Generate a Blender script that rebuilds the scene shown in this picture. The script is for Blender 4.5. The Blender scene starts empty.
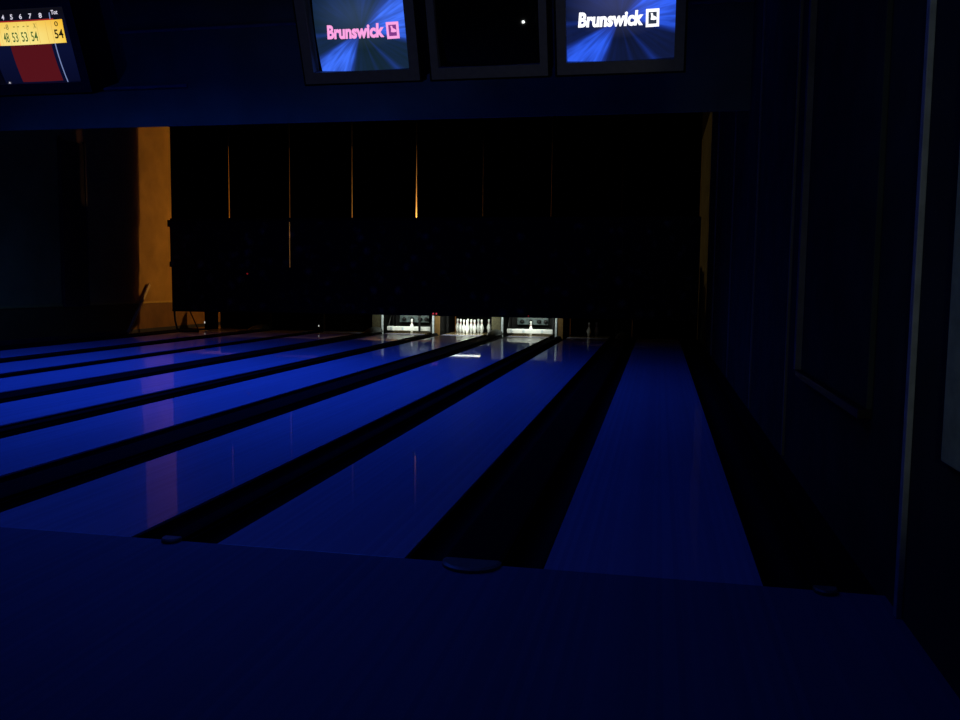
import bpy, bmesh, math, random
from mathutils import Matrix, Vector
random.seed(7)
scn = bpy.context.scene
COL = scn.collection

# ------------------------------------------------------------------ materials
def mat(name, base, rough=.5, spec=.5, noise=None, metallic=0, emit=None, estr=1.0, coat=0, bump=None):
    m = bpy.data.materials.new(name); m.use_nodes = True
    nt = m.node_tree; b = nt.nodes['Principled BSDF']
    b.inputs['Base Color'].default_value = (*base, 1)
    b.inputs['Roughness'].default_value = rough
    b.inputs['Specular IOR Level'].default_value = spec
    b.inputs['Metallic'].default_value = metallic
    if coat:
        b.inputs['Coat Weight'].default_value = coat
        b.inputs['Coat Roughness'].default_value = .06
    if emit:
        b.inputs['Emission Color'].default_value = (*emit, 1)
        b.inputs['Emission Strength'].default_value = estr
    if noise:
        sc, amt = noise
        tc = nt.nodes.new('ShaderNodeTexCoord'); n = nt.nodes.new('ShaderNodeTexNoise')
        n.inputs['Scale'].default_value = sc; n.inputs['Detail'].default_value = 5
        nt.links.new(tc.outputs['Object'], n.inputs['Vector'])
        r = nt.nodes.new('ShaderNodeValToRGB')
        r.color_ramp.elements[0].position = .3; r.color_ramp.elements[1].position = .7
        r.color_ramp.elements[0].color = (*[c*(1-amt) for c in base], 1)
        r.color_ramp.elements[1].color = (*[min(1, c*(1+amt)) for c in base], 1)
        nt.links.new(n.outputs['Fac'], r.inputs['Fac']); nt.links.new(r.outputs['Color'], b.inputs['Base Color'])
        if bump:
            bp = nt.nodes.new('ShaderNodeBump'); bp.inputs['Strength'].default_value = bump
            bp.inputs['Distance'].default_value = .01
            nt.links.new(n.outputs['Fac'], bp.inputs['Height']); nt.links.new(bp.outputs['Normal'], b.inputs['Normal'])
    return m

def boards(name, base, width, rough, coat=0, spec=.5, var=.12):
    """narrow boards running along Y, each a little lighter or darker than the next"""
    m = bpy.data.materials.new(name); m.use_nodes = True
    nt = m.node_tree; N = nt.nodes; L = nt.links; b = N['Principled BSDF']
    geo = N.new('ShaderNodeNewGeometry'); sep = N.new('ShaderNodeSeparateXYZ'); L.new(geo.outputs['Position'], sep.inputs[0])
    dv = N.new('ShaderNodeMath'); dv.operation = 'DIVIDE'; L.new(sep.outputs['X'], dv.inputs[0]); dv.inputs[1].default_value = width
    fl = N.new('ShaderNodeMath'); fl.operation = 'FLOOR'; L.new(dv.outputs[0], fl.inputs[0])
    wn = N.new('ShaderNodeTexWhiteNoise'); wn.noise_dimensions = '1D'; L.new(fl.outputs[0], wn.inputs['W'])
    ns = N.new('ShaderNodeTexNoise'); ns.inputs['Scale'].default_value = 3; ns.inputs['Detail'].default_value = 6
    mp = N.new('ShaderNodeMapping'); mp.inputs['Scale'].default_value = (8, .4, 1)
    L.new(geo.outputs['Position'], mp.inputs['Vector']); L.new(mp.outputs[0], ns.inputs['Vector'])
    ad = N.new('ShaderNodeMath'); ad.operation = 'ADD'; L.new(wn.outputs['Value'], ad.inputs[0]); L.new(ns.outputs['Fac'], ad.inputs[1])
    mr = N.new('ShaderNodeMapRange'); mr.inputs['From Min'].default_value = .3; mr.inputs['From Max'].default_value = 1.7
    mr.inputs['To Min'].default_value = 1-var; mr.inputs['To Max'].default_value = 1+var; L.new(ad.outputs[0], mr.inputs['Value'])
    mx = N.new('ShaderNodeVectorMath'); mx.operation = 'SCALE'; mx.inputs[0].default_value = base; L.new(mr.outputs[0], mx.inputs['Scale'])
    L.new(mx.outputs[0], b.inputs['Base Color'])
    b.inputs['Roughness'].default_value = rough; b.inputs['Specular IOR Level'].default_value = spec
    b.inputs['Coat Weight'].default_value = coat; b.inputs['Coat Roughness'].default_value = .03
    return m

def blotched(name, base, spot, scale):
    """dark printed panel covered in vague pale blots"""
    m = bpy.data.materials.new(name); m.use_nodes = True
    nt = m.node_tree; N = nt.nodes; L = nt.links; b = N['Principled BSDF']
    geo = N.new('ShaderNodeNewGeometry')
    v = N.new('ShaderNodeTexVoronoi'); v.inputs['Scale'].default_value = scale; v.inputs['Randomness'].default_value = .9
    n = N.new('ShaderNodeTexNoise'); n.inputs['Scale'].default_value = scale*1.4; n.inputs['Detail'].default_value = 4
    L.new(geo.outputs['Position'], v.inputs['Vector']); L.new(geo.outputs['Position'], n.inputs['Vector'])
    r = N.new('ShaderNodeValToRGB'); r.color_ramp.elements[0].position = .15; r.color_ramp.elements[1].position = .45
    r.color_ramp.elements[0].color = (1, 1, 1, 1); r.color_ramp.elements[1].color = (0, 0, 0, 1)
    L.new(v.outputs['Distance'], r.inputs['Fac'])
    r2 = N.new('ShaderNodeValToRGB'); r2.color_ramp.elements[0].position = .42; r2.color_ramp.elements[1].position = .65
    L.new(n.outputs['Fac'], r2.inputs['Fac'])
    mu = N.new('ShaderNodeMath'); mu.operation = 'MULTIPLY'; L.new(r.outputs['Color'], mu.inputs[0]); L.new(r2.outputs['Color'], mu.inputs[1])
    mx = N.new('ShaderNodeMix'); mx.data_type = 'RGBA'; L.new(mu.outputs[0], mx.inputs['Factor'])
    mx.inputs['A'].default_value = (*base, 1); mx.inputs['B'].default_value = (*spot, 1)
    L.new(mx.outputs['Result'], b.inputs['Base Color']); b.inputs['Roughness'].default_value = .7
    b.inputs['Specular IOR Level'].default_value = .1
    return m

def glow(name, col, s=1.0):
    return mat(name, (0, 0, 0), rough=.25, spec=.2, emit=col, estr=s)

def ray_screen(name, dark, bright, mid, top):
    """picture of light rays bursting from the middle of the screen (local x right, y up, origin at centre)"""
    m = bpy.data.materials.new(name); m.use_nodes = True
    nt = m.node_tree; N = nt.nodes; L = nt.links; b = N['Principled BSDF']
    b.inputs['Base Color'].default_value = (0, 0, 0, 1); b.inputs['Roughness'].default_value = .06
    tc = N.new('ShaderNodeTexCoord'); sp = N.new('ShaderNodeSeparateXYZ'); L.new(tc.outputs['Object'], sp.inputs[0])
    at = N.new('ShaderNodeMath'); at.operation = 'ARCTAN2'; L.new(sp.outputs['Y'], at.inputs[0]); L.new(sp.outputs['X'], at.inputs[1])
    mr = N.new('ShaderNodeMapRange'); mr.inputs['From Min'].default_value = -math.pi; mr.inputs['From Max'].default_value = math.pi
    L.new(at.outputs[0], mr.inputs['Value'])
    def ramp(stops):
        r = N.new('ShaderNodeValToRGB'); cr = r.color_ramp
        while len(cr.elements) < len(stops): cr.elements.new(.5)
        for e, (a, v) in zip(cr.elements, stops):
            e.position = ((a+180) % 360.0001)/360; e.color = (v, v, v, 1)
        L.new(mr.outputs[0], r.inputs['Fac']); return r
    # angles in degrees, -180..180 anticlockwise from the right
    A = ramp([(-180, .05), (-176, .22), (-172, .06), (-157, .08), (-150, .75), (-135, 1.0), (-118, .85), (-108, .06), (-78, .03), (-74, .12),
              (-70, .03), (-56, .04), (-50, .25), (-44, .05), (-18, .06), (-9, .75), (8, 1.0), (36, .9), (46, .25), (60, .06), (80, .16), (100, .05), (135, .10), (160, .05)])
    ln = N.new('ShaderNodeVectorMath'); ln.operation = 'LENGTH'; L.new(tc.outputs['Object'], ln.inputs[0])
    # fine streaks along the rays
    nz = N.new('ShaderNodeTexNoise'); nz.noise_dimensions = '2D'; nz.inputs['Scale'].default_value = 1; nz.inputs['Detail'].default_value = 3
    cb = N.new('ShaderNodeCombineXYZ'); s1 = N.new('ShaderNodeMath'); s1.operation = 'MULTIPLY'; s1.inputs[1].default_value = 9
    L.new(at.outputs[0], s1.inputs[0]); L.new(s1.outputs[0], cb.inputs['X'])
    s2 = N.new('ShaderNodeMath'); s2.operation = 'MULTIPLY'; s2.inputs[1].default_value = 4; L.new(ln.outputs['Value'], s2.inputs[0]); L.new(s2.outputs[0], cb.inputs['Y'])
    L.new(cb.outputs[0], nz.inputs['Vector'])
    st = N.new('ShaderNodeMapRange'); st.inputs['From Min'].default_value = .35; st.inputs['From Max'].default_value = .65
    st.inputs['To Min'].default_value = .7; st.inputs['To Max'].default_value = 1.15; L.new(nz.outputs['Fac'], st.inputs['Value'])
    rad = N.new('ShaderNodeMapRange'); rad.inputs['From Min'].default_value = .03; rad.inputs['From Max'].default_value = .16
    rad.inputs['To Min'].default_value = .25; L.new(ln.outputs['Value'], rad.inputs['Value'])
    m1 = N.new('ShaderNodeMath'); m1.operation = 'MULTIPLY'; L.new(A.outputs['Color'], m1.inputs[0]); L.new(st.outputs[0], m1.inputs[1])
    m2 = N.new('ShaderNodeMath'); m2.operation = 'MULTIPLY'; L.new(m1.outputs[0], m2.inputs[0]); L.new(rad.outputs[0], m2.inputs[1])
    cr = N.new('ShaderNodeValToRGB'); c = cr.color_ramp; c.elements.new(.5)
    for e, (p, k) in zip(c.elements, [(0, dark), (.45, mid), (1, bright)]): e.position = p; e.color = (*k, 1)
    L.new(m2.outputs[0], cr.inputs['Fac'])
    # soft halo around the lettering
    ha = N.new('ShaderNodeMapRange'); ha.inputs['From Min'].default_value = .04; ha.inputs['From Max'].default_value = .24
    ha.inputs['To Min'].default_value = 1; ha.inputs['To Max'].default_value = 0
    mp = N.new('ShaderNodeVectorMath'); mp.operation = 'MULTIPLY'; mp.inputs[1].default_value = (.75, 1.2, 0)
    of = N.new('ShaderNodeVectorMath'); of.operation = 'ADD'; of.inputs[1].default_value = (0, -.09, 0)
    L.new(tc.outputs['Object'], of.inputs[0]); L.new(of.outputs[0], mp.inputs[0])
    l2 = N.new('ShaderNodeVectorMath'); l2.operation = 'LENGTH'; L.new(mp.outputs[0], l2.inputs[0]); L.new(l2.outputs['Value'], ha.inputs['Value'])
    mx = N.new('ShaderNodeMix'); mx.data_type = 'RGBA'; mx.blend_type = 'ADD'; L.new(ha.outputs[0], mx.inputs['Factor'])
    L.new(cr.outputs['Color'], mx.inputs['A']); mx.inputs['B'].default_value = (*top, 1)
    L.new(mx.outputs['Result'], b.inputs['Emission Color']); b.inputs['Emission Strength'].default_value = 1
    return m

M = {}
M['lane'] = boards('lane boards', (.30, .30, .46), .0274, .4, coat=.4, spec=.12)
M['approach'] = boards('approach boards', (.10, .13, .20), .0274, .6, coat=0, spec=.12)
M['deck'] = boards('pin deck boards', (.18, .13, .06), .0274, .25, coat=.3)
M['gutter'] = mat('black gutter plastic', (.005, .005, .005), .7, .06, noise=(6, .3))
M['cap'] = mat('charcoal capping', (.005, .005, .005), .8, .03, noise=(9, .25))
M['capend'] = mat('worn metal cap end', (.10, .12, .09), .4, .5, noise=(20, .3))
M['subfloor'] = mat('dark subfloor', (.006, .006, .006), .9, .05, noise=(3, .3))
M['wall'] = mat('dark blue paint', (.048, .060, .050), .9, 0, noise=(2.5, .2), bump=.05)
M['wall_left'] = mat('ochre left wall paint', (.40, .24, .05), .75, .1, noise=(1.6, .18), bump=.1)
M['wainscot'] = mat('brown wainscot', (.17, .085, .016), .6, .2, noise=(2.2, .2))
M['rail'] = mat('pale wooden rail', (.46, .30, .04), .5, .3, noise=(8, .15))
M['bulk'] = mat('bulkhead paint', (.13, .16, .10), .75, .1, noise=(1.2, .2))
M['trim'] = mat('grey trim', (.13, .13, .14), .5, .3, noise=(6, .2))
M['batten'] = mat('pale grey batten', (.36, .40, .38), .5, .3, noise=(12, .2))
M['panel'] = mat('greenish grey board', (.58, .66, .26), .7, .2, noise=(14, .15))
M['darkpanel'] = mat('dark board', (.018, .02, .026), .5, .3, noise=(5, .3))
M['brownpanel'] = mat('dark brown board', (.05, .03, .015), .6, .15, noise=(3, .4))
M['ceiling'] = mat('black ceiling', (.01, .01, .012), .9, .05, noise=(2, .3))
M['curtain'] = mat('black curtain', (.003, .003, .003), .95, .02, noise=(5, .3))
M['mask'] = blotched('dark printed mask', (.018, .018, .018), (.20, .19, .17), 3.2)
M['frame'] = mat('black steel', (.006, .006, .006), .5, .2, noise=(10, .3))
M['backwall'] = mat('back wall', (.22, .17, .10), .8, .1, noise=(1.5, .2))
M['black'] = mat('black plastic', (.004, .004, .004), .6, .08, noise=(10, .3))
M['bezel'] = mat('grey monitor plastic', (.16, .16, .165), .5, .3, noise=(25, .1))
M['tube_off'] = mat('dark glass', (.004, .005, .006), .04, .5, noise=(2, .1))
M['pin'] = None
M['white'] = mat('white enamel', (.8, .82, .78), .35, .5, noise=(12, .06))
M['teal'] = mat('grey teal metal', (.075, .11, .11), .45, .4, noise=(14, .45))
M['cup'] = mat('black pin cup', (.003, .0035, .0035), .5, .3, noise=(14, .2))
M['khaki'] = mat('khaki divider face', (.12, .11, .06), .6, .3, noise=(20, .25))
M['gold'] = mat('amber divider face', (.15, .085, .025), .55, .3, noise=(20, .25))
M['edge'] = mat('pale steel edge', (.55, .62, .64), .35, .5, noise=(15, .2))
M['hood'] = mat('grey hood plastic', (.05, .055, .05), .4, .4, noise=(10, .3))
M['red'] = glow('red indicator', (.75, .06, .09), .7)
M['dimred'] = glow('dim red indicator', (.25, .01, .015), .5)
M['glint_glow'] = glow('white glint glow', (.8, .8, .75), .7)  # self-lit colour for the imitated glints on two pit dividers
M['tube'] = glow('white fluorescent tube', (.93, 1.0, .90), 6)
M['pole'] = mat('grey painted plank', (.60, .48, .20), .6, .2, noise=(9, .2))

def pin_mat():
    m = bpy.data.materials.new('pin lacquer'); m.use_nodes = True
    nt = m.node_tree; N = nt.nodes; L = nt.links; b = N['Principled BSDF']
    tc = N.new('ShaderNodeTexCoord'); sp = N.new('ShaderNodeSeparateXYZ'); L.new(tc.outputs['Object'], sp.inputs[0])
    r = N.new('ShaderNodeValToRGB'); r.color_ramp.interpolation = 'CONSTANT'; cr = r.color_ramp
    st = [(0, (.85, .87, .82)), (.255, (.45, .03, .03)), (.262, (.85, .87, .82)), (.283, (.45, .03, .03)), (.290, (.85, .87, .82))]
    while len(cr.elements) < len(st): cr.elements.new(.5)
    for e, (p, c) in zip(cr.elements, st): e.position = p; e.color = (*c, 1)
    L.new(sp.outputs['Z'], r.inputs['Fac']); L.new(r.outputs['Color'], b.inputs['Base Color']); b.inputs['Roughness'].default_value = .2
    return m
M['pin'] = pin_mat()

# ------------------------------------------------------------------ mesh helpers
def obj(name, bm, m, parent=None, smooth=False, loc=None):
    me = bpy.data.meshes.new(name); bmesh.ops.recalc_face_normals(bm, faces=bm.faces); bm.to_mesh(me); bm.free()
    if smooth:
        for p in me.polygons: p.use_smooth = True
    for mm in (m if isinstance(m, (list, tuple)) else [m]): me.materials.append(mm)
    o = bpy.data.objects.new(name, me); COL.objects.link(o)
    if parent: o.parent = parent
    if loc: o.location = loc
    return o

def box(bm, x0, x1, y0, y1, z0, z1, bev=0, mi=0):
    vs = [bm.verts.new(p) for p in [(x0, y0, z0), (x1, y0, z0), (x1, y1, z0), (x0, y1, z0), (x0, y0, z1), (x1, y0, z1), (x1, y1, z1), (x0, y1, z1)]]
    fs = [bm.faces.new([vs[i] for i in f]) for f in [(3, 2, 1, 0), (4, 5, 6, 7), (0, 1, 5, 4), (1, 2, 6, 5), (2, 3, 7, 6), (3, 0, 4, 7)]]
    for f in fs: f.material_index = mi
    if bev:
        es = {e for f in fs for e in f.edges}
        r = bmesh.ops.bevel(bm, geom=list(es), offset=bev, segments=2, affect='EDGES', profile=.6)
    return bm

def bx(*a, **k): return box(bmesh.new(), *a, **k)

def tube(bm, pts, r, seg=10):
    rings = []
    pts = [Vector(p) for p in pts]
    for i, p in enumerate(pts):
        d = (pts[min(i+1, len(pts)-1)]-pts[max(i-1, 0)]).normalized()
        u = d.cross(Vector((.31, .17, .93))).normalized(); v = d.cross(u)
        rings.append([bm.verts.new(p+u*r*math.cos(t*2*math.pi/seg)+v*r*math.sin(t*2*math.pi/seg)) for t in range(seg)])
    for a, b in zip(rings, rings[1:]):
        for i in range(seg): bm.faces.new((a[i], a[(i+1) % seg], b[(i+1) % seg], b[i]))
    bm.faces.new(rings[0]); bm.faces.new(rings[-1][::-1])
    return bm

def lathe(bm, prof, seg=28):
    rings = []
    for r, z in prof:
        rings.append([bm.verts.new((r*math.cos(t*2*math.pi/seg), r*math.sin(t*2*math.pi/seg), z)) for t in range(seg)])
    for a, b in zip(rings, rings[1:]):
        for i in range(seg): bm.faces.new((a[i], a[(i+1) % seg], b[(i+1) % seg], b[i]))
    bm.faces.new(rings[0][::-1]); bm.faces.new(rings[-1])
    return bm

def prism(bm, prof, y0, y1, closed=True):
    """profile of (x, z) points swept along Y"""
    a = [bm.verts.new((x, y0, z)) for x, z in prof]; b = [bm.verts.new((x, y1, z)) for x, z in prof]
    n = len(prof)
    for i in range(n if closed else n-1): bm.faces.new((a[i], a[(i+1) % n], b[(i+1) % n], b[i]))
    if closed: bm.faces.new(a[::-1]); bm.faces.new(b)
    return bm

def tag(o, label, cat, group=None):
    o['label'] = label; o['category'] = cat
    if group: o['group'] = group
    return o

def thing(name, label, cat, loc=(0, 0, 0), group=None):
    o = bpy.data.objects.new(name, None); COL.objects.link(o); o.location = loc
    return tag(o, label, cat, group)

def struct(name, bm, m, parent=None):
    o = obj(name, bm, m, parent)
    if not parent: o['kind'] = 'structure'
    return o

def copy_tree(o, loc, label):
    r = o.copy(); COL.objects.link(r); r.location = loc; r['label'] = label
    for ch in o.children:
        c = ch.copy(); COL.objects.link(c); c.parent = r
        for g in ch.children:
            d = g.copy(); COL.objects.link(d); d.parent = c
    return r

ORD = ['first', 'second', 'third', 'fourth', 'fifth', 'sixth', 'seventh', 'eighth']

# ------------------------------------------------------------------ layout (metres; foul line at y = 0, lanes run along +y)
LW, GW, GN = 1.067, .735, .525
XR, XL, YB, YF, ZC = 1.08, -13.4, 22.0, -7.0, 5.6
PY = 18.92
lanes = []; xr = .532
for i in range(8):
    lanes.append((xr-LW, xr)); xr = xr-LW-(GW if i % 2 == 0 else GN)
LC = [(a+b)/2 for a, b in lanes]
HEAD, LEND = 19.3, 20.25            # head pin, end of pin deck
MY = 16.92                          # masking units

# ------------------------------------------------------------------ the room
bm = bx(XL-.1, XR+.1, YF, 0, -.3, 0, mi=0); box(bm, XL-.1, XR+.1, 0, YB+.1, -.3, -.12, mi=1)
struct('floor', bm, [M['approach'], M['subfloor']])
struct('ceiling', bx(XL-.1, XR+.1, YF, YB+.1, ZC, ZC+.1), M['ceiling'])
struct('wall_right', bx(XR, XR+.1, YF, YB, -.12, ZC), M['wall'])
bm = bx(XL-.1, XL, YF, YB, .78, ZC, mi=0); box(bm, XL-.1, XL, YF, YB, -.12, .78, mi=1)
struct('wall_left', bm, [M['wall_left'], M['wainscot']])
struct('wall_back', bx(XL-.1, XR+.1, YB, YB+.1, -.12, ZC), M['backwall'])
struct('wall_front', bx(XL-.1, XR+.1, YF-.1, YF, -.12, ZC), M['wall'])
# bulkhead hanging from the ceiling across all the lanes
struct('wall_bulkhead', bx(XL, XR, 7.72, 7.77, 3.70, ZC), M['bulk'])
struct('trim_1', bx(XL, -6.9, 7.685, 7.72, 4.25, 4.29, bev=.008), M['trim'])
struct('trim_2', bx(XL, XR, 7.69, 7.72, 5.06, 5.10, bev=.008), M['trim'])
struct('trim_3', bx(XL, XL+.025, YF, YB, .765, .815, bev=.006), M['rail'])
struct('baseboard_left', bx(XL, XL+.02, YF, YB, 0, .1, bev=.004), M['darkpanel'])

# right wall: battens, boards
n = 0
for (y, w, d, z0) in [(-.27, .05, .026, 0), (3.42, .035, .025, 0), (6.3, .04, .02, 0), (9.8, .05, .02, 0), (14.0, .07, .03, 0)]:
    n += 1
    lab = ['grey vertical batten on the right wall at the foul line', 'thin grey batten on the right wall beyond the dark board',
           'second thin batten beyond the dark board on the right wall', 'third thin batten beyond the dark board on the right wall',
           'pale vertical batten on the far right wall near the masking'][n-1]
    o = obj('wall_batten', bx(-d, 0, -w/2, w/2, 0, ZC-z0-.002, bev=.004), M['batten' if n == 1 else 'trim'], loc=(XR, y, z0+.001)); tag(o, lab, 'batten', 'battens on the right wall')
t = thing('wall_board', 'dark board on the right wall with a pale far edge and black bottom ledge', 'wall board', (XR, 1.48, .82))
obj('board', bx(-.03, 0, -1.05, 1.05, 0, 3.9, bev=.006), M['wall'], t)
obj('edge_strip', bx(-.075, 0, 1.05, 1.12, 0, 3.9, bev=.006), M['trim'], t)
obj('bottom_ledge', bx(-.07, 0, -1.05, 1.05, -.05, 0, bev=.006), M['frame'], t)
t = thing('wall_board', 'greenish grey board on the right wall nearest the viewer', 'wall board', (XR, -1.83, .80))
obj('board', bx(-.03, 0, -1.05, 1.05, 0, 2.2, bev=.006), M['panel'], t)
t = thing('wall_board', 'tall dark brown board on the left wall', 'wall board', (XL, 13.83, .80))
obj('board', bx(0, .04, -.42, .42, 0, 3.75, bev=.008), M['brownpanel'], t)
obj('board_frame', box(box(bx(0, .06, -.47, -.42, -.05, 3.8), 0, .06, .42, .47, -.05, 3.8), 0, .06, -.42, .42, -.05, 0), M['darkpanel'], t)
# plank leaning against the left wall
pa, pb = Vector((-13.30, 15.72, .03)), Vector((-13.345, 16.80, 1.27))
o = obj('plank', bx(-.02, .02, -.045, .045, 0, (pb-pa).length, bev=.006), M['pole'], loc=pa); o.rotation_euler = (pb-pa).to_track_quat('Z', 'Y').to_euler()
tag(o, 'grey plank leaning against the left wall beside the last lane', 'plank')

# ------------------------------------------------------------------ lanes, gutters, cappings
lane_desc = ['nearest the right wall', 'second from the right wall', 'third from the right wall, with a lit one-pin pit',
             'leading to the lit rack of ten pins', 'leading to the left lit pit',
             'third from the left wall', 'second from the left wall', 'nearest the left wall']
for i, (a, b) in enumerate(lanes):
    t = thing('bowling_lane', 'glossy blue-lit bowling lane ' + lane_desc[i], 'bowling lane', (LC[i], 0, 0), 'blue bowling lanes')
    obj('lane_bed', bx(-LW/2, LW/2, .004, 18.7, -.12, 0, bev=.003), M['lane'], t)
    obj('pin_deck', bx(-LW/2, LW/2, 18.7, LEND, -.12, .001), M['deck'], t)

def trough(x0, x1):
    w = x1-x0; prof = []
    for k in range(15):
        th = math.pi*k/14; prof.append((x0+.012+(w-.024)*(1-math.cos(th))/2, -.012-.085*math.sin(th)))
    prof = [(x0, -.012)]+prof+[(x1, -.012), (x1, -.12), (x0, -.12)]
    return prism(bmesh.new(), prof, .004, PY-.03)

def capping(x0, x1):
    """flat-topped ledge between two gutters with a rounded nose that laps over the foul line"""
    bm = bmesh.new(); w = x1-x0; cx = (x0+x1)/2
    prism(bm, [(x0, -.12), (x1, -.12), (x1, .012), (x1-.02, .02), (x0+.02, .02), (x0, .012)], .004, 18.89)
    return bm
def nose(x0, x1):
    bm = bmesh.new(); w = (x1-x0)/2; cx = (x0+x1)/2; lo = []; mi = []; hi = []
    pts = [(x0, .004)]+[(cx-w*math.cos(th), -.02-min(.14, w)*math.sin(th)) for th in [math.pi*k/16 for k in range(17)]]+[(x1, .004)]
    for (x, y) in pts:
        lo.append(bm.verts.new((x, y, .001))); mi.append(bm.verts.new((x, y, .016)))
        hi.append(bm.verts.new((cx+(x-cx)*.9, y*.9+.001, .024)))
    n = len(pts)
    for i in range(n):
        j = (i+1) % n
        bm.faces.new((lo[i], lo[j], mi[j], mi[i])); bm.faces.new((mi[i], mi[j], hi[j], hi[i]))
    bm.faces.new(hi); bm.faces.new(lo[::-1])
    return bm

gut = []
edges_ = []                                      # (x0, x1, capping width, description)
for i in range(7):
    x1, x0 = lanes[i][0], lanes[i+1][1]
    cw = .305 if i % 2 == 0 else .105
    edges_.append((x0, x1, cw, i))
def gutter(x0, x1, label):
    o = obj('gutter', trough(x0, x1), M['gutter'], smooth=False); tag(o, label, 'gutter', 'black lane gutters')
for (x0, x1, cw, i) in edges_:
    g = (x1-x0-cw)/2
    gutter(x1-g, x1, 'black gutter along the left edge of the ' + ORD[i] + ' lane from the right wall')
    gutter(x0, x0+g, 'black gutter along the right edge of the ' + ORD[i+1] + ' lane from the right wall')
    t = thing('lane_divider', ('wide' if i % 2 == 0 else 'narrow') + ' dark capping between the ' + ORD[i] + ' and ' + ORD[i+1] + ' lanes from the right wall',
              'lane divider', ((x0+x1)/2, 0, 0), 'dark cappings between lanes')
    obj('capping', capping(-cw/2, cw/2), M['cap'], t)
    obj('rounded_nose', nose(-cw/2, cw/2), M['capend'], t)
gutter(lanes[0][1], lanes[0][1]+.225, 'black gutter between the rightmost lane and the right wall ledge')
x = lanes[0][1]+.225
t = thing('lane_divider', 'dark capping ledge between the rightmost gutter and the right wall', 'lane divider', (x+.055, 0, 0), 'dark cappings between lanes')
obj('capping', capping(-.055, .055), M['cap'], t); obj('rounded_nose', nose(-.055, .055), M['capend'], t)
o = obj('side_ledge', bx(x+.112, XR-.002, .004, 18.89, -.12, -.04), M['gutter']); tag(o, 'black floor strip along the foot of the right wall', 'floor strip')
x = lanes[7][0]
gutter(x-.21, x, 'black gutter on the wall side of the leftmost lane')
o = obj('side_ledge', bx(XL+.022, x-.212, .004, 18.89, -.12, -.002), M['cap']); tag(o, 'dark floor strip along the foot of the left wall', 'floor strip')

# ball return hoods at the far end of the wide cappings
def hood():
    bm = bmesh.new(); rings = []
    for k in range(9):
        s = k/8; y = 17.98+.90*s; sc = .16+.84*math.sin(min(1, s*1.25)*math.pi/2); ring = []
        for j in range(13):
            th = math.pi*j/12; ring.append(bm.verts.new((.19*sc**.6*math.cos(th), y, .022+.14*sc*math.sin(th))))
        rings.append(ring)
    for a, b in zip(rings, rings[1:]):
        for j in range(12): bm.faces.new((a[j], a[j+1], b[j+1], b[j]))
        bm.faces.new((a[0], b[0], b[12], a[12]))
    bm.faces.new(rings[0]); bm.faces.new(rings[-1][::-1])
    return bm
first = None
for k, i in enumerate((0, 2, 4, 6)):
    cx = (edges_[i][0]+edges_[i][1])/2
    lab = ['rounded dark ball return hood nearest the right wall', 'rounded grey ball return hood right of the lit rack of ten pins',
           'rounded grey ball return hood left of the left lit pit', 'rounded dark ball return hood nearest the left wall'][k]
    if not first:
        first = obj('ball_return_hood', hood(), M['hood'], loc=(cx, 0, 0), smooth=True); tag(first, lab, 'hood', 'ball return hoods')
    else:
        copy_tree(first, (cx, 0, 0), lab)

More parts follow.
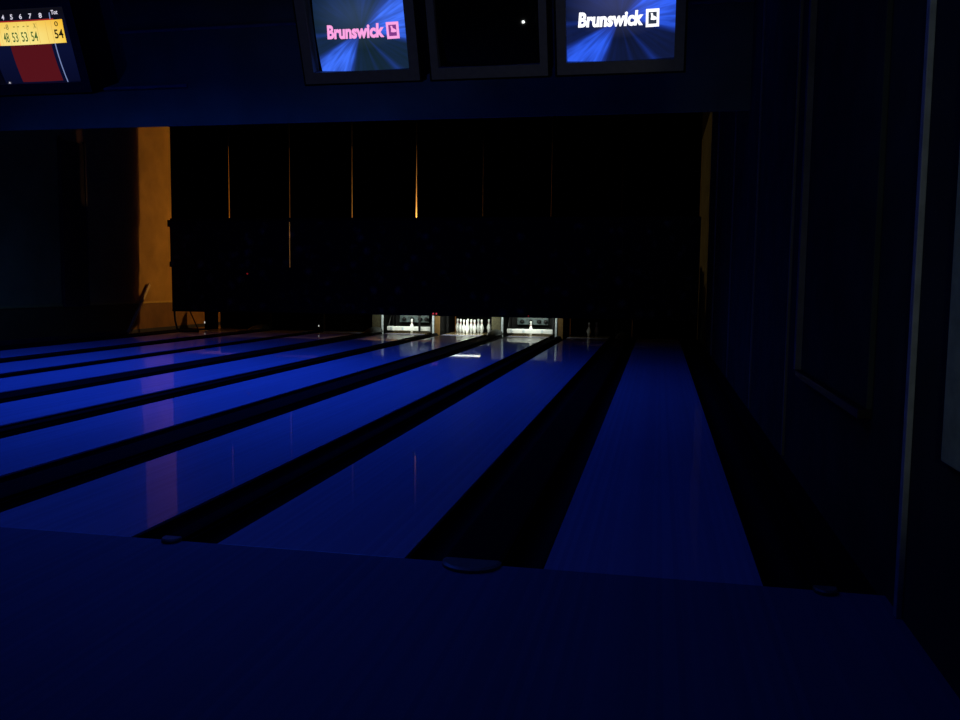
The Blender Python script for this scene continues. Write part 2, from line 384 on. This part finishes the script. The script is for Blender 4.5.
# ------------------------------------------------------------------ masking units (lower printed panels) and curtains above
ms = [.905]+[(e[0]+e[1])/2 for e in edges_]+[-12.76]            # boundaries, right to left
place = ['at the right end of the row', 'second from the right', 'third from the right', 'above the lit rack of ten pins', 'fourth from the left',
         'third from the left', 'second from the left', 'at the left end of the row']
for i in range(8):
    x1, x0 = ms[i], ms[i+1]
    gr = .0025; gl = .0025
    t = thing('masking_unit', 'dark printed masking panel ' + place[i], 'masking unit', ((x0+x1)/2, MY, 0), 'dark masking panels over the pits')
    w = (x1-x0)/2
    z0, z1 = (.615, 2.92) if i < 7 else (.60, 2.92)
    rl = .012 if i == 5 else .0015; rr = .012 if i == 6 else .0015
    bm = bx(-w+rl, w-rr, 0, .05, z0, z1)
    obj('printed_panel', bm, M['mask'], t)
    obj('top_rail', bx(-w+.001, w-.001, -.03, .06, 2.92, 3.02), M['frame'], t)
    obj('bottom_rail', bx(-w+.001, w-.001, -.012, .06, z0-.04, z0), M['frame'], t)
    if i in (5, 6):     # the light gap between these two is open only in its upper part
        s = -1 if i == 5 else 1
        obj('joint_strip', bx(*sorted((s*w, s*(w-.012))), .01, .04, z0, 1.75), M['frame'], t)
    if i == 3:
        DX = -5.50-t.location.x+.43
        obj('indicator_housing', bx(-.5+DX, .08-.5+DX+.08, -.03, -.012, .60, .66, bev=.008), M["frame"], t)
        for px in (-.47+DX, -.39+DX): obj('indicator_or_glint', bx(px-.018, px+.018, -.04, -.03, .61, .65, bev=.006), M['red'], t)
    if i == 6: obj('indicator_or_glint', bx(-.36, -.32, -.012, 0, 1.56, 1.60, bev=.006), M['dimred'], t)
    if i == 2: obj('indicator_or_glint', bx(.30, .33, -.03, -.012, .60, .63, bev=.006), M['dimred'], t)
    if i == 7:
        bm = tube(bmesh.new(), [(-w+.05, .02, .58), (-w+.07, .02, .3), (-w+.13, .02, .08), (-w+.26, .02, .032), (-w+.75, .02, .032)], .028)
        obj('support_leg', bm, M['frame'], t, smooth=True)
        obj('support_leg', tube(bmesh.new(), [(-w+.5, .02, .58), (-w+.72, .02, .12), (-w+.74, .02, .032)], .016), M['frame'], t, smooth=True)
        obj('side_bracket', bx(-w-.10, -w+.01, .0, .06, 2.80, 2.98, bev=.01), M['frame'], t)
        obj('side_bracket', bx(-w-.03, -w+.01, .0, .06, 1.78, 2.86, bev=.01), M['frame'], t)
        obj('side_bracket', bx(-w-.06, -w+.01, .0, .06, 1.74, 1.88, bev=.01), M['frame'], t)
    # curtain: gathers gently, hung from the ceiling, resting above the top rail
    c = bmesh.new(); hw = w; nx, nz = 60, 2
    # gap at each side (bottom, top): right side index i, left side index i+1
    GAP = {0: (0, 0), 1: (.002, .001), 2: (.008, .003), 3: (.002, .001), 4: (.034, .002), 5: (.022, .008), 6: (.028, .010), 7: (.026, .004), 8: (0, 0)}
    rows = []
    for z, kk in ((2.95, 0), (4.0, .5), (4.86, 1), (5.59, 1.3)):
        def g(j):
            b0, t0 = GAP[j]; v = b0+(t0-b0)*min(1, kk); return max(0, v*(1 if z < 5 else .15))/2
        xa, xb = -hw+g(i+1), hw-g(i)
        rows.append([c.verts.new((xa+(xb-xa)*k/nx, .115+.03*math.sin(k/nx*math.pi*14), z)) for k in range(nx+1)])
    for a, b in zip(rows, rows[1:]):
        for k in range(nx): c.faces.new((a[k], a[k+1], b[k+1], b[k]))
    bmesh.ops.solidify(c, geom=c.faces[:], thickness=.012)
    o = obj('curtain', c, M['curtain'], loc=((x0+x1)/2-.04, MY, 0), smooth=True)
    tag(o, 'black curtain hanging above the masking panel ' + place[i], 'curtain', 'black curtains above the masking panels')

# ------------------------------------------------------------------ pits
PY = 18.92
def pitdivider(i, kind):
    """upright partition between the pits on either side of gap i"""
    x0, x1 = edges_[i][0], edges_[i][1]; cx = (x0+x1)/2
    w = (.17 if i % 2 == 0 else .105)
    labs = {4: 'khaki upright divider left of the left lit pit', 3: 'amber upright divider between the left lit pit and the ten pins',
            2: 'khaki upright divider between the ten pins and the right lit pit', 1: 'narrow amber upright divider right of the right lit pit',
            0: 'dark upright divider left of the rightmost pit', 5: 'dark upright divider with a white glint, third from the left wall', 6: 'dark upright divider nearest the left wall in the unlit pits'}
    t = thing('pit_divider', labs[i], 'pit divider', (cx, PY, -.12), 'upright dividers between the pits')
    obj('side_plate', bx(-w+.012, w-.012, .03, 1.9, 0, 2.1 if i < 5 else .9, bev=.006), M['black'], t)
    if kind == 'khaki': obj('front_face', bx(-w+.03, w-.06, 0, .03, .0, .78, bev=.006), M['khaki'], t); obj('front_edge', bx(w-.045, w, -.02, .06, 0, .78, bev=.006), M['edge'], t)
    if kind == 'gold': obj('front_face', bx(-.045, w, 0, .03, .0, .78, bev=.006), M['gold'], t); obj('front_edge', bx(-w, -.055, -.02, .06, 0, .78, bev=.006), M['edge'], t)
    if i == 5: obj('indicator_or_glint', bx(-.033, -.010, -.02, 0, .24, .29, bev=.008), M['glint_glow'], t)  # small glowing block put in as a glint; no lamp there
    if kind == 'dark': obj('front_face', bx(-w, w, 0, .03, .0, .78, bev=.006), M['black'], t)
for i, k in ((0, 'dark'), (1, 'gold'), (2, 'khaki'), (3, 'gold'), (4, 'khaki'), (5, 'dark'), (6, 'dark')): pitdivider(i, k)
t = thing('pit_divider', 'black upright plate at the far left of the leftmost pit with a white glint', 'pit divider', (-12.66, PY, -.12), 'upright dividers between the pits')
obj('side_plate', bx(-.28, .13, 0, .05, 0, .78, bev=.006), M['black'], t)
obj('indicator_or_glint', bx(-.283, -.258, -.02, 0, .26, .32, bev=.008), M['glint_glow'], t)  # glowing block imitates a glint on the plate's edge
for i in range(8):
    pos = ['of the rightmost lane', 'of the second lane from the right', 'of the right lit pit', 'behind the ten pins', 'of the left lit pit',
           'of the third lane from the left', 'of the second lane from the left', 'of the leftmost lane'][i]
    dv = lambda g: (.17 if g % 2 == 0 else .105)
    xa = (edges_[i][0]+edges_[i][1])/2+dv(i)+.008 if i < 7 else lanes[7][0]+.01
    xb = (edges_[i-1][0]+edges_[i-1][1])/2-dv(i-1)-.008 if i else XR-.01
    yc, za, zb = (20.86, -.118, 1.1) if i < 5 else (19.05, .003, .72)
    o = obj('pit_curtain', bx(xa-LC[i], xb-LC[i], 0, .04, za, zb), M['curtain'], loc=(LC[i], yc, 0))
    tag(o, 'black back curtain in the pit ' + pos, 'pit curtain', 'black pit curtains')

# pinsetting machines over the pits (the two lit ones have their sweep bars down)
def machine(label, loc, armx=None, lit=True):
    t = thing('pinsetter', label, 'pinsetter', loc, 'pinsetters over the pits')
    hw = .68
    b_ = box(box(bmesh.new(), -hw, hw, .35, 1.5, .80, 1.95, bev=.03), -.6, .6, .32, .352, .95, 1.8, bev=.02)
    obj('machine_body', b_, M['black'], t)
    for cx in (-.655, .655): obj('frame_post', bx(cx-.025, cx+.025, .36, .42, -.118, .80), M['frame'], t)
    if not lit: return t
    d = obj('setting_deck', bx(-.44, .42, .27, .31, .27, .70, bev=.01), M['teal'], t)
    obj('rake_board', bx(-.63, .63, .50, .54, .02, .79), M['cup'], t)
    for cx in (-.30, -.06, .17, .35):
        bm = lathe(bmesh.new(), [(.052, 0), (.058, .02), (.058, .05), (.035, .06)], 18)
        bmesh.ops.rotate(bm, verts=bm.verts, matrix=Matrix.Rotation(math.radians(90), 3, 'X'))
        bmesh.ops.translate(bm, verts=bm.verts, vec=(cx, .27, .36))
        obj('pin_cup', bm, M['cup'], d, smooth=True)
    obj('crossbar', bx(-.42, .40, .235, .265, .47, .49, bev=.006), M['edge'], t)
    s = obj('sweep_bar', bx(-.63, .62, -.32, -.285, .056, .182, bev=.02), M['white'], t)
    for cx in (-.50, -.17, .33):
        obj('bar_bracket', bx(cx-.03, cx+.03, -.335, -.318, .075, .165, bev=.006), M['edge'], s)
    for cx in (-.6, .6): obj('sweep_arm', tube(bmesh.new(), [(cx*1.02, -.27, .15), (cx*1.04, .1, .5), (cx*1.05, .33, .9)], .022), M['frame'], t, smooth=True)
    if armx is not None: obj('push_rod', bx(armx-.03, armx+.03, -.375, -.34, .03, .66, bev=.01), M['frame'], t)
    return t
machine('pinsetter with white sweep bar in the left lit pit, a dark rod before the bar', (LC[4], HEAD, 0), .32)
machine('pinsetter with unbroken white sweep bar in the right lit pit', (LC[2], HEAD, 0))
t = machine('dark pinsetter above the lit rack of ten pins', (LC[3], HEAD, 0), lit=False)
obj('lamp_tube', tube(bmesh.new(), [(-.55, .30, .64), (.31, .30, .64)], .018, 12), M['tube'], t, smooth=True)
for cx in (-.5, .26): obj('tube_clip', bx(cx-.012, cx+.012, .27, .36, .655, .82), M['frame'], t)
machine('dark pinsetter over the rightmost pit by the right wall', (LC[0], HEAD, 0), lit=False)
machine('dark pinsetter over the pit right of the right lit pit', (LC[1], HEAD, 0), lit=False)
machine('dark pinsetter over the unlit pit next to the left lit pit', (LC[5], HEAD, 0), lit=False)

# pit lights, hung behind the masking panels
for i in (2, 3, 4):
    lab = {2: 'pit light fitting over the right lit pit', 3: 'pit light fitting before the rack of ten pins', 4: 'pit light fitting over the left lit pit'}[i]
    t = thing('pit_light', lab, 'light', (LC[i], 18.6, .64), 'pit lights behind the masking')
    obj('housing', box(bx(-.5, .5, -.05, -.03, -.01, .10), -.5, .5, -.03, .05, .085, .10), M['black'], t)
    for sx in (-.46, .46): obj('hanger', tube(bmesh.new(), [(sx, 0, .09), (sx, 0, .6), (sx, -1.60, .9)], .008), M['frame'], t)
    obj('tube', tube(bmesh.new(), [(-.44, 0, .05), (.44, 0, .05)], .018, 12), M['tube'], t, smooth=True)

# ------------------------------------------------------------------ bowling pins
PROF = [(.026, 0), (.0285, .004), (.036, .019), (.0415, .045), (.0495, .086), (.0605, .114), (.0575, .150), (.0495, .184), (.035, .222),
        (.0262, .254), (.0232, .27), (.0237, .30), (.0275, .325), (.0318, .345), (.0316, .356), (.028, .370), (.018, .3785), (.006, .381)]
def pin(loc, label, src=[None]):
    if src[0] is None:
        src[0] = obj('bowling_pin', lathe(bmesh.new(), PROF), M['pin'], loc=loc, smooth=True); tag(src[0], label, 'bowling pin', 'white bowling pins'); return
    copy_tree(src[0], loc, label)
c = LC[3]; T = 'white bowling pin in the rack of ten, '
rack = [((0, 0), 'at the front point of the triangle'), ((-.1524, .264), 'left one of the second row'), ((.1524, .264), 'right one of the second row'),
        ((-.3048, .528), 'left end of the third row'), ((0, .528), 'middle of the third row'), ((.3048, .528), 'right end of the third row'),
        ((-.4572, .792), 'leftmost of all, in the back row'), ((-.1524, .792), 'second from the left in the back row'), ((.1524, .792), 'third from the left in the back row'),
        ((.4572, .792), 'rightmost, apart from the others')]
for (dx, dy), l in rack: pin((c+dx, HEAD+dy, .001), T+l)
pin((LC[4]+.0, HEAD, .001), 'single white bowling pin standing in the left lit pit before the sweep bar')
pin((LC[2]-.02, HEAD, .001), 'single white bowling pin standing in the right lit pit before the sweep bar')
pin((LC[1]-.03, HEAD+.0, .001), 'dim bowling pin in the dark pit right of the right lit pit, front one')
pin((LC[1]+.1524, HEAD+.264, .001), 'dimmer bowling pin in the dark pit right of the right lit pit, to the right')

# ------------------------------------------------------------------ overhead monitors
RC, CY, HW, HH = .96, .30, .31, .2325      # glass curvature, centre height, half width and height of the picture
TILT = math.radians(21.6)
def sag(x, y): return .012-(x*x+y*y)/(2*RC)
def glass(bm, x0, x1, y0, y1, lift, nx=12, ny=10):
    g = [[bm.verts.new((x0+(x1-x0)*i/nx, y0+(y1-y0)*j/ny, sag(x0+(x1-x0)*i/nx, y0+(y1-y0)*j/ny)+lift)) for i in range(nx+1)] for j in range(ny+1)]
    for j in range(ny):
        for i in range(nx): bm.faces.new((g[j][i], g[j][i+1], g[j+1][i+1], g[j+1][i]))
    return bm
def poly(bm, pts, lift):
    f = bm.faces.new([bm.verts.new((x, y, sag(x, y)+lift)) for x, y in pts]); return bm
def lettering(name, body, w, h, x, y, lift, m, parent, bold=0.0, align='LEFT', shear=0):
    """text turned into mesh, fitted to w x h with its lower left corner at x, y and laid on the glass"""
    cu = bpy.data.curves.new(name, 'FONT'); cu.body = body; cu.size = 1; cu.offset = bold; cu.shear = shear; cu.resolution_u = 3
    tmp = bpy.data.objects.new(name, cu); COL.objects.link(tmp)
    me = bpy.data.meshes.new_from_object(tmp.evaluated_get(bpy.context.evaluated_depsgraph_get()))
    bpy.data.objects.remove(tmp)
    xs = [v.co.x for v in me.vertices]; ys = [v.co.y for v in me.vertices]
    for v in me.vertices:
        px = x+(v.co.x-min(xs))/(max(xs)-min(xs))*w; py = y+(v.co.y-min(ys))/(max(ys)-min(ys))*h
        v.co = (px, py, sag(px, py)+lift)
    me.name = name; me.materials.append(m)
    o = bpy.data.objects.new(name, me); COL.objects.link(o); o.parent = parent
    return o

def monitor(cx, label, half=.365):
    t = thing('monitor', label, 'monitor', (cx, 1.0, 2.673), 'overhead monitors')
    R = Matrix.Rotation(math.radians(90)-0, 4, 'X')
    # local frame of the parts: x right, y up along the face, z out of the face towards the bowlers
    t.rotation_euler = (math.radians(90)+TILT, 0, 0)
    H = .60
    bm = bmesh.new(); iw, i0, i1 = HW, CY-HH, CY+HH
    for (a, b, c_, d) in ((-half, -iw, 0, H), (iw, half, 0, H), (-iw, iw, 0, i0), (-iw, iw, i1, H)):
        box(bm, a, b, c_, d, -.10, 0)
    # slim raised lip round the picture opening
    bz = obj('bezel', bm, M['bezel'], t)
    bm = bmesh.new()
    for (a, b, c_, d) in ((-half, half, -.012, 0), (-half, half, H, H+.012), (-half-.012, -half, -.012, H+.012), (half, half+.012, -.012, H+.012)):
        box(bm, a, b, c_, d, -.12, -.008)
    obj('bezel_rim', bm, M['black'], bz)
    # tapering back of the tube set
    bm = bmesh.new(); v = []
    for z, s in ((-.10, 1.0), (-.34, .98), (-.56, .80), (-.64, .72)):
        v.append([bm.verts.new((sx*half*s, .30+sy*.30*s, z)) for sx, sy in ((-1, -1), (1, -1), (1, 1), (-1, 1))])
    for a, b in zip(v, v[1:]):
        for k in range(4): bm.faces.new((a[k], a[(k+1) % 4], b[(k+1) % 4], b[k]))
    bm.faces.new(v[0]); bm.faces.new(v[-1][::-1])
    obj('casing', bm, M['black'], t)
    # drop pole from the ceiling (vertical in the room)
    dz = Vector((0, math.cos(TILT), -math.sin(TILT)))
    bm = tube(bmesh.new(), [(0, .58, -.20), (0, .58+2.312*math.cos(TILT), -.20-2.312*math.sin(TILT))], .03, 12)
    obj('drop_pole', bm, M['frame'], t, smooth=True)
    return t
def screen(t, m, dx=0):
    bm = glass(bmesh.new(), -HW, HW, -HH, HH, 0)
    return obj('screen', bm, m, t, smooth=True, loc=(dx, CY, 0))

def logo(s, m, md, dx):
    """white lettering and its boxed emblem on the picture; coordinates from the picture's centre"""
    lettering('logo_lettering', 'Brunswick', .372, .082, -.240+dx, -.042, .003, m, s, bold=.045, shear=.12)
    x, y, w, h = .146+dx, -.054, .074, .096
    bm = bmesh.new(); glass(bm, x, x+w, y, y+h, .003, 3, 3); obj('emblem_tile', bm, m, s)
    bm = bmesh.new()
    glass(bm, x+.19*w, x+.81*w, y+.17*h, y+.83*h, .005, 3, 3); obj('emblem_field', bm, md, s)
    bm = bmesh.new()
    poly(bm, [(x+a*w, y+b*h) for a, b in [(.36, .77), (.50, .77), (.55, .63), (.72, .57), (.80, .50), (.80, .40), (.56, .38), (.36, .41), (.40, .58)]], .007)
    obj('emblem_figure', bm, m, s)

M['rays_right'] = ray_screen('burst picture navy', (.004, .006, .014), (.03, .12, .92), (.012, .04, .33), (.03, .036, .10))
M['rays_left'] = ray_screen('burst picture green tinged', (.006, .016, .014), (.05, .17, 1.0), (.018, .055, .34), (.018, .03, .065))
M['logo_white'] = glow('white lettering', (1.0, 1.0, 1.05), 1.3)
M['logo_pink'] = glow('pink lettering', (1.0, .38, .78), 1.0)
M['logo_dark'] = glow('dark emblem cut', (.03, .04, .07), 1)
M['logo_dark_pink'] = glow('purple emblem cut', (.22, .04, .25), 1)

t = monitor(-.267, 'overhead monitor showing white lettering and emblem over blue rays, rightmost')
s = screen(t, M['rays_right']); logo(s, M['logo_white'], M['logo_dark'], 0)
t = monitor(-1.044, 'overhead monitor with a blank dark screen between the two lit ones', .357)
screen(t, M['tube_off'])
t = monitor(-1.848, 'overhead monitor showing pink lettering and emblem over blue rays', .372)
s = screen(t, M['rays_left'], .034); logo(s, M['logo_pink'], M['logo_dark_pink'], .012)

# score monitor at the left edge
cx = -4.105
t = monitor(cx, 'overhead monitor with yellow and red score table at the left edge', .368)
def score_base():
    m = bpy.data.materials.new('score picture'); m.use_nodes = True
    N = m.node_tree.nodes; L = m.node_tree.links; b = N['Principled BSDF']
    b.inputs['Base Color'].default_value = (0, 0, 0, 1); b.inputs['Roughness'].default_value = .08
    tc = N.new('ShaderNodeTexCoord'); sp = N.new('ShaderNodeSeparateXYZ'); L.new(tc.outputs['Object'], sp.inputs[0])
    mr = N.new('ShaderNodeMapRange'); mr.inputs['From Min'].default_value = -HH; mr.inputs['From Max'].default_value = HH; L.new(sp.outputs['Y'], mr.inputs['Value'])
    r = N.new('ShaderNodeValToRGB'); c = r.color_ramp; c.elements.new(.5)
    for e, (p, k) in zip(c.elements, [(.0, (.002, .003, .018)), (.45, (.003, .005, .030)), (.95, (.004, .004, .008))]): e.position = p; e.color = (*k, 1)
    L.new(mr.outputs[0], r.inputs['Fac']); L.new(r.outputs['Color'], b.inputs['Emission Color']); b.inputs['Emission Strength'].default_value = 1
    return m
def yellow_row():
    m = bpy.data.materials.new('yellow score row'); m.use_nodes = True
    N = m.node_tree.nodes; L = m.node_tree.links; b = N['Principled BSDF']
    b.inputs['Base Color'].default_value = (0, 0, 0, 1); b.inputs['Roughness'].default_value = .3
    tc = N.new('ShaderNodeTexCoord'); sp = N.new('ShaderNodeSeparateXYZ'); L.new(tc.outputs['Object'], sp.inputs[0])
    def ramp(out, a, z, stops):
        mr = N.new('ShaderNodeMapRange'); mr.inputs['From Min'].default_value = a; mr.inputs['From Max'].default_value = z; L.new(sp.outputs[out], mr.inputs['Value'])
        r = N.new('ShaderNodeValToRGB'); c = r.color_ramp
        while len(c.elements) < len(stops): c.elements.new(.5)
        for e, (p, k) in zip(c.elements, stops): e.position = p; e.color = (*k, 1)
        L.new(mr.outputs[0], r.inputs['Fac']); return r
    a = ramp('X', -HW, .29, [(0, (1.0, .25, .03)), (.13, (1.0, .30, .05)), (.155, (1.0, .78, .22)), (.5, (1.0, .88, .30)), (.86, (1.0, .72, .16)), (1, (1.0, .62, .02))])
    d = ramp('Y', .0, .16, [(0, (1, 1, 1)), (.5, (1, .95, .9)), (1, (.97, .78, .40))])
    mx = N.new('ShaderNodeMix'); mx.data_type = 'RGBA'; mx.blend_type = 'MULTIPLY'; mx.inputs['Factor'].default_value = 1
    L.new(a.outputs['Color'], mx.inputs['A']); L.new(d.outputs['Color'], mx.inputs['B'])
    L.new(mx.outputs['Result'], b.inputs['Emission Color']); b.inputs['Emission Strength'].default_value = .95
    return m
s = screen(t, score_base())
X = lambda a: a-cx
Y = lambda b: b-CY
M['row'] = yellow_row()
M['maroon'] = glow('maroon block', (.085, .006, .010), 1)
M['line'] = glow('pale blue rule', (.20, .26, .50), 1)
M['ink'] = glow('dark green digits', (.06, .13, .03), 1)
M['ink_total'] = glow('black digits', (.015, .012, .004), 1)
M['amber_line'] = glow('amber rule', (.75, .48, .10), 1)
M['white_ink'] = glow('white digits', (.75, .72, .85), 1)
M['olive_ink'] = glow('olive lettering', (.30, .24, .05), 1)
obj('player_row', glass(bmesh.new(), X(-4.41), X(-3.842), Y(.314), Y(.456), .002), M['row'], s)
obj('empty_row', glass(bmesh.new(), X(-4.245), X(-3.942), Y(.078), Y(.314), .002), M['maroon'], s)
obj('row_border', glass(bmesh.new(), X(-4.41), X(-3.895), Y(.456), Y(.464), .003), glow('red rule', (.35, .02, .02), 1), s)
bm = bmesh.new(); glass(bm, X(-3.918), X(-3.912), Y(.05), Y(.314), .003); glass(bm, X(-3.918), X(-3.912), Y(.462), Y(.50), .003); obj('column_rule', bm, M['line'], s)
for a in (-4.300, -4.228, -4.155, -4.082, -4.010, -3.95, -3.915):
    obj('cell_rule', glass(bmesh.new(), X(a)-.0015, X(a)+.0015, Y(.32), Y(.45), .003, 1, 6), M['amber_line'], s)
for k, d in enumerate('45678'):
    lettering('frame_number', d, .020, .030, X(-4.266+k*.0700), Y(.472), .003, M['white_ink'], s, bold=.02)
lettering('total_heading', 'Tot', .042, .026, X(-3.905), Y(.487), .003, M['white_ink'], s, bold=.02)
for k, d in enumerate(('/', '-8', '- -', '- -', 'X')):
    w = (.016, .040, .046, .046, .020)[k]
    lettering('ball_mark', d, w, .006 if d == '- -' else .032, X((-4.315, -4.262, -4.185, -4.112, -4.035)[k]), Y(.424 if d == '- -' else .412), .004, M['olive_ink'], s, bold=.012)
for k, d in enumerate(('48', '53', '53', '54')):
    lettering('frame_score', d, .046, .060, X(-4.282+k*.0725), Y(.334), .004, M['ink'], s, bold=.012)
lettering('total_score', '0', .022, .030, X(-3.893), Y(.416), .004, M['ink_total'], s, bold=.01)
lettering('total_score', '54', .056, .056, X(-3.905), Y(.342), .004, M['ink_total'], s, bold=.02)
lettering('lane_number', '43', .020, .026, X(-4.385), Y(.052), .004, M['white_ink'], s, bold=.03)

# ------------------------------------------------------------------ light
def area(name, loc, rot, sx, sy, col, e, spread=180):
    l = bpy.data.lights.new(name, 'AREA'); l.shape = 'RECTANGLE'; l.size = sx; l.size_y = sy; l.color = col; l.energy = e; l.spread = math.radians(spread)
    o = bpy.data.objects.new(name, l); COL.objects.link(o); o.location = loc; o.rotation_euler = rot; return o
BLUE = (.014, .085, 1)
area('blacklight_far', (-7.0, 9.3, 5.4), (0, 0, 0), 7, 2.4, BLUE, 160, 124)
area('blacklight_mid', (-6.7, 5.0, 5.4), (0, 0, 0), 7, 2.5, BLUE, 142, 120)
area('bulkhead_fill', (-4.6, 5.9, 5.5), (0, 0, 0), 10.5, .2, BLUE, 11)  # unseen blue fill, added to brighten the bulkhead
area('blacklight_near', (-2.0, -1.0, 5.4), (0, 0, 0), 4, 2, BLUE, 10, 130)
for i, e in ((2, 10), (3, 22), (4, 10)):      # the pit tubes throw their light back and down on to the pins
    area('pit_tube', (LC[i], 18.62, .66), (math.radians(58), 0, 0), .9, .03, (.93, 1, .9), e)
def lamp(name, kind, loc, col, e, r, aim=None, cone=0, blend=.5):
    l = bpy.data.lights.new(name, kind); l.color = col; l.energy = e; l.shadow_soft_size = r
    o = bpy.data.objects.new(name, l); COL.objects.link(o); o.location = loc
    if aim:
        l.spot_size = math.radians(cone); l.spot_blend = blend
        o.rotation_euler = (Vector(aim)-o.location).to_track_quat('-Z', 'Y').to_euler()
lamp('workshop_bulb', 'POINT', (-7.75, 21.3, 2.8), (1, .50, .16), 580, .12)
lamp('step_lamp', 'SPOT', (.95, -4.35, .33), (.95, 1, .97), 30, .10, (-1.2, .9, 2.97), 24, .4)
lamp('lobby_lamp', 'SPOT', (.2, -5.6, 1.9), (.88, 1, .97), 36, .15, (1.4, .3, 1.9), 36, .6)

w = bpy.data.worlds.new('dark'); scn.world = w; w.use_nodes = True
w.node_tree.nodes['Background'].inputs[0].default_value = (0, 0, 0, 1)

# ------------------------------------------------------------------ camera
cam = bpy.data.cameras.new('camera'); cam.sensor_width = 36; cam.lens = 870.7/960*36; cam.clip_end = 100; cam.clip_start = .05
co = bpy.data.objects.new('camera', cam); COL.objects.link(co)
yaw, pit, rol = .2018, .0900, -.0115
r0 = Vector((math.cos(yaw), math.sin(yaw), 0)); fh = Vector((-math.sin(yaw), math.cos(yaw), 0)); zz = Vector((0, 0, 1))
fw = fh*math.cos(pit)-zz*math.sin(pit); up = zz*math.cos(pit)+fh*math.sin(pit)
r1 = r0*math.cos(rol)-up*math.sin(rol); u1 = r0*math.sin(rol)+up*math.cos(rol)
mw = Matrix((r1, u1, -fw)).transposed().to_4x4(); mw.translation = Vector((0, -4.281, 1.449))
co.matrix_world = mw
scn.camera = co
scn.view_settings.view_transform = 'Standard'; scn.view_settings.look = 'None'
scn.view_settings.exposure = 0; scn.view_settings.gamma = 1; scn.view_settings.use_curve_mapping = False
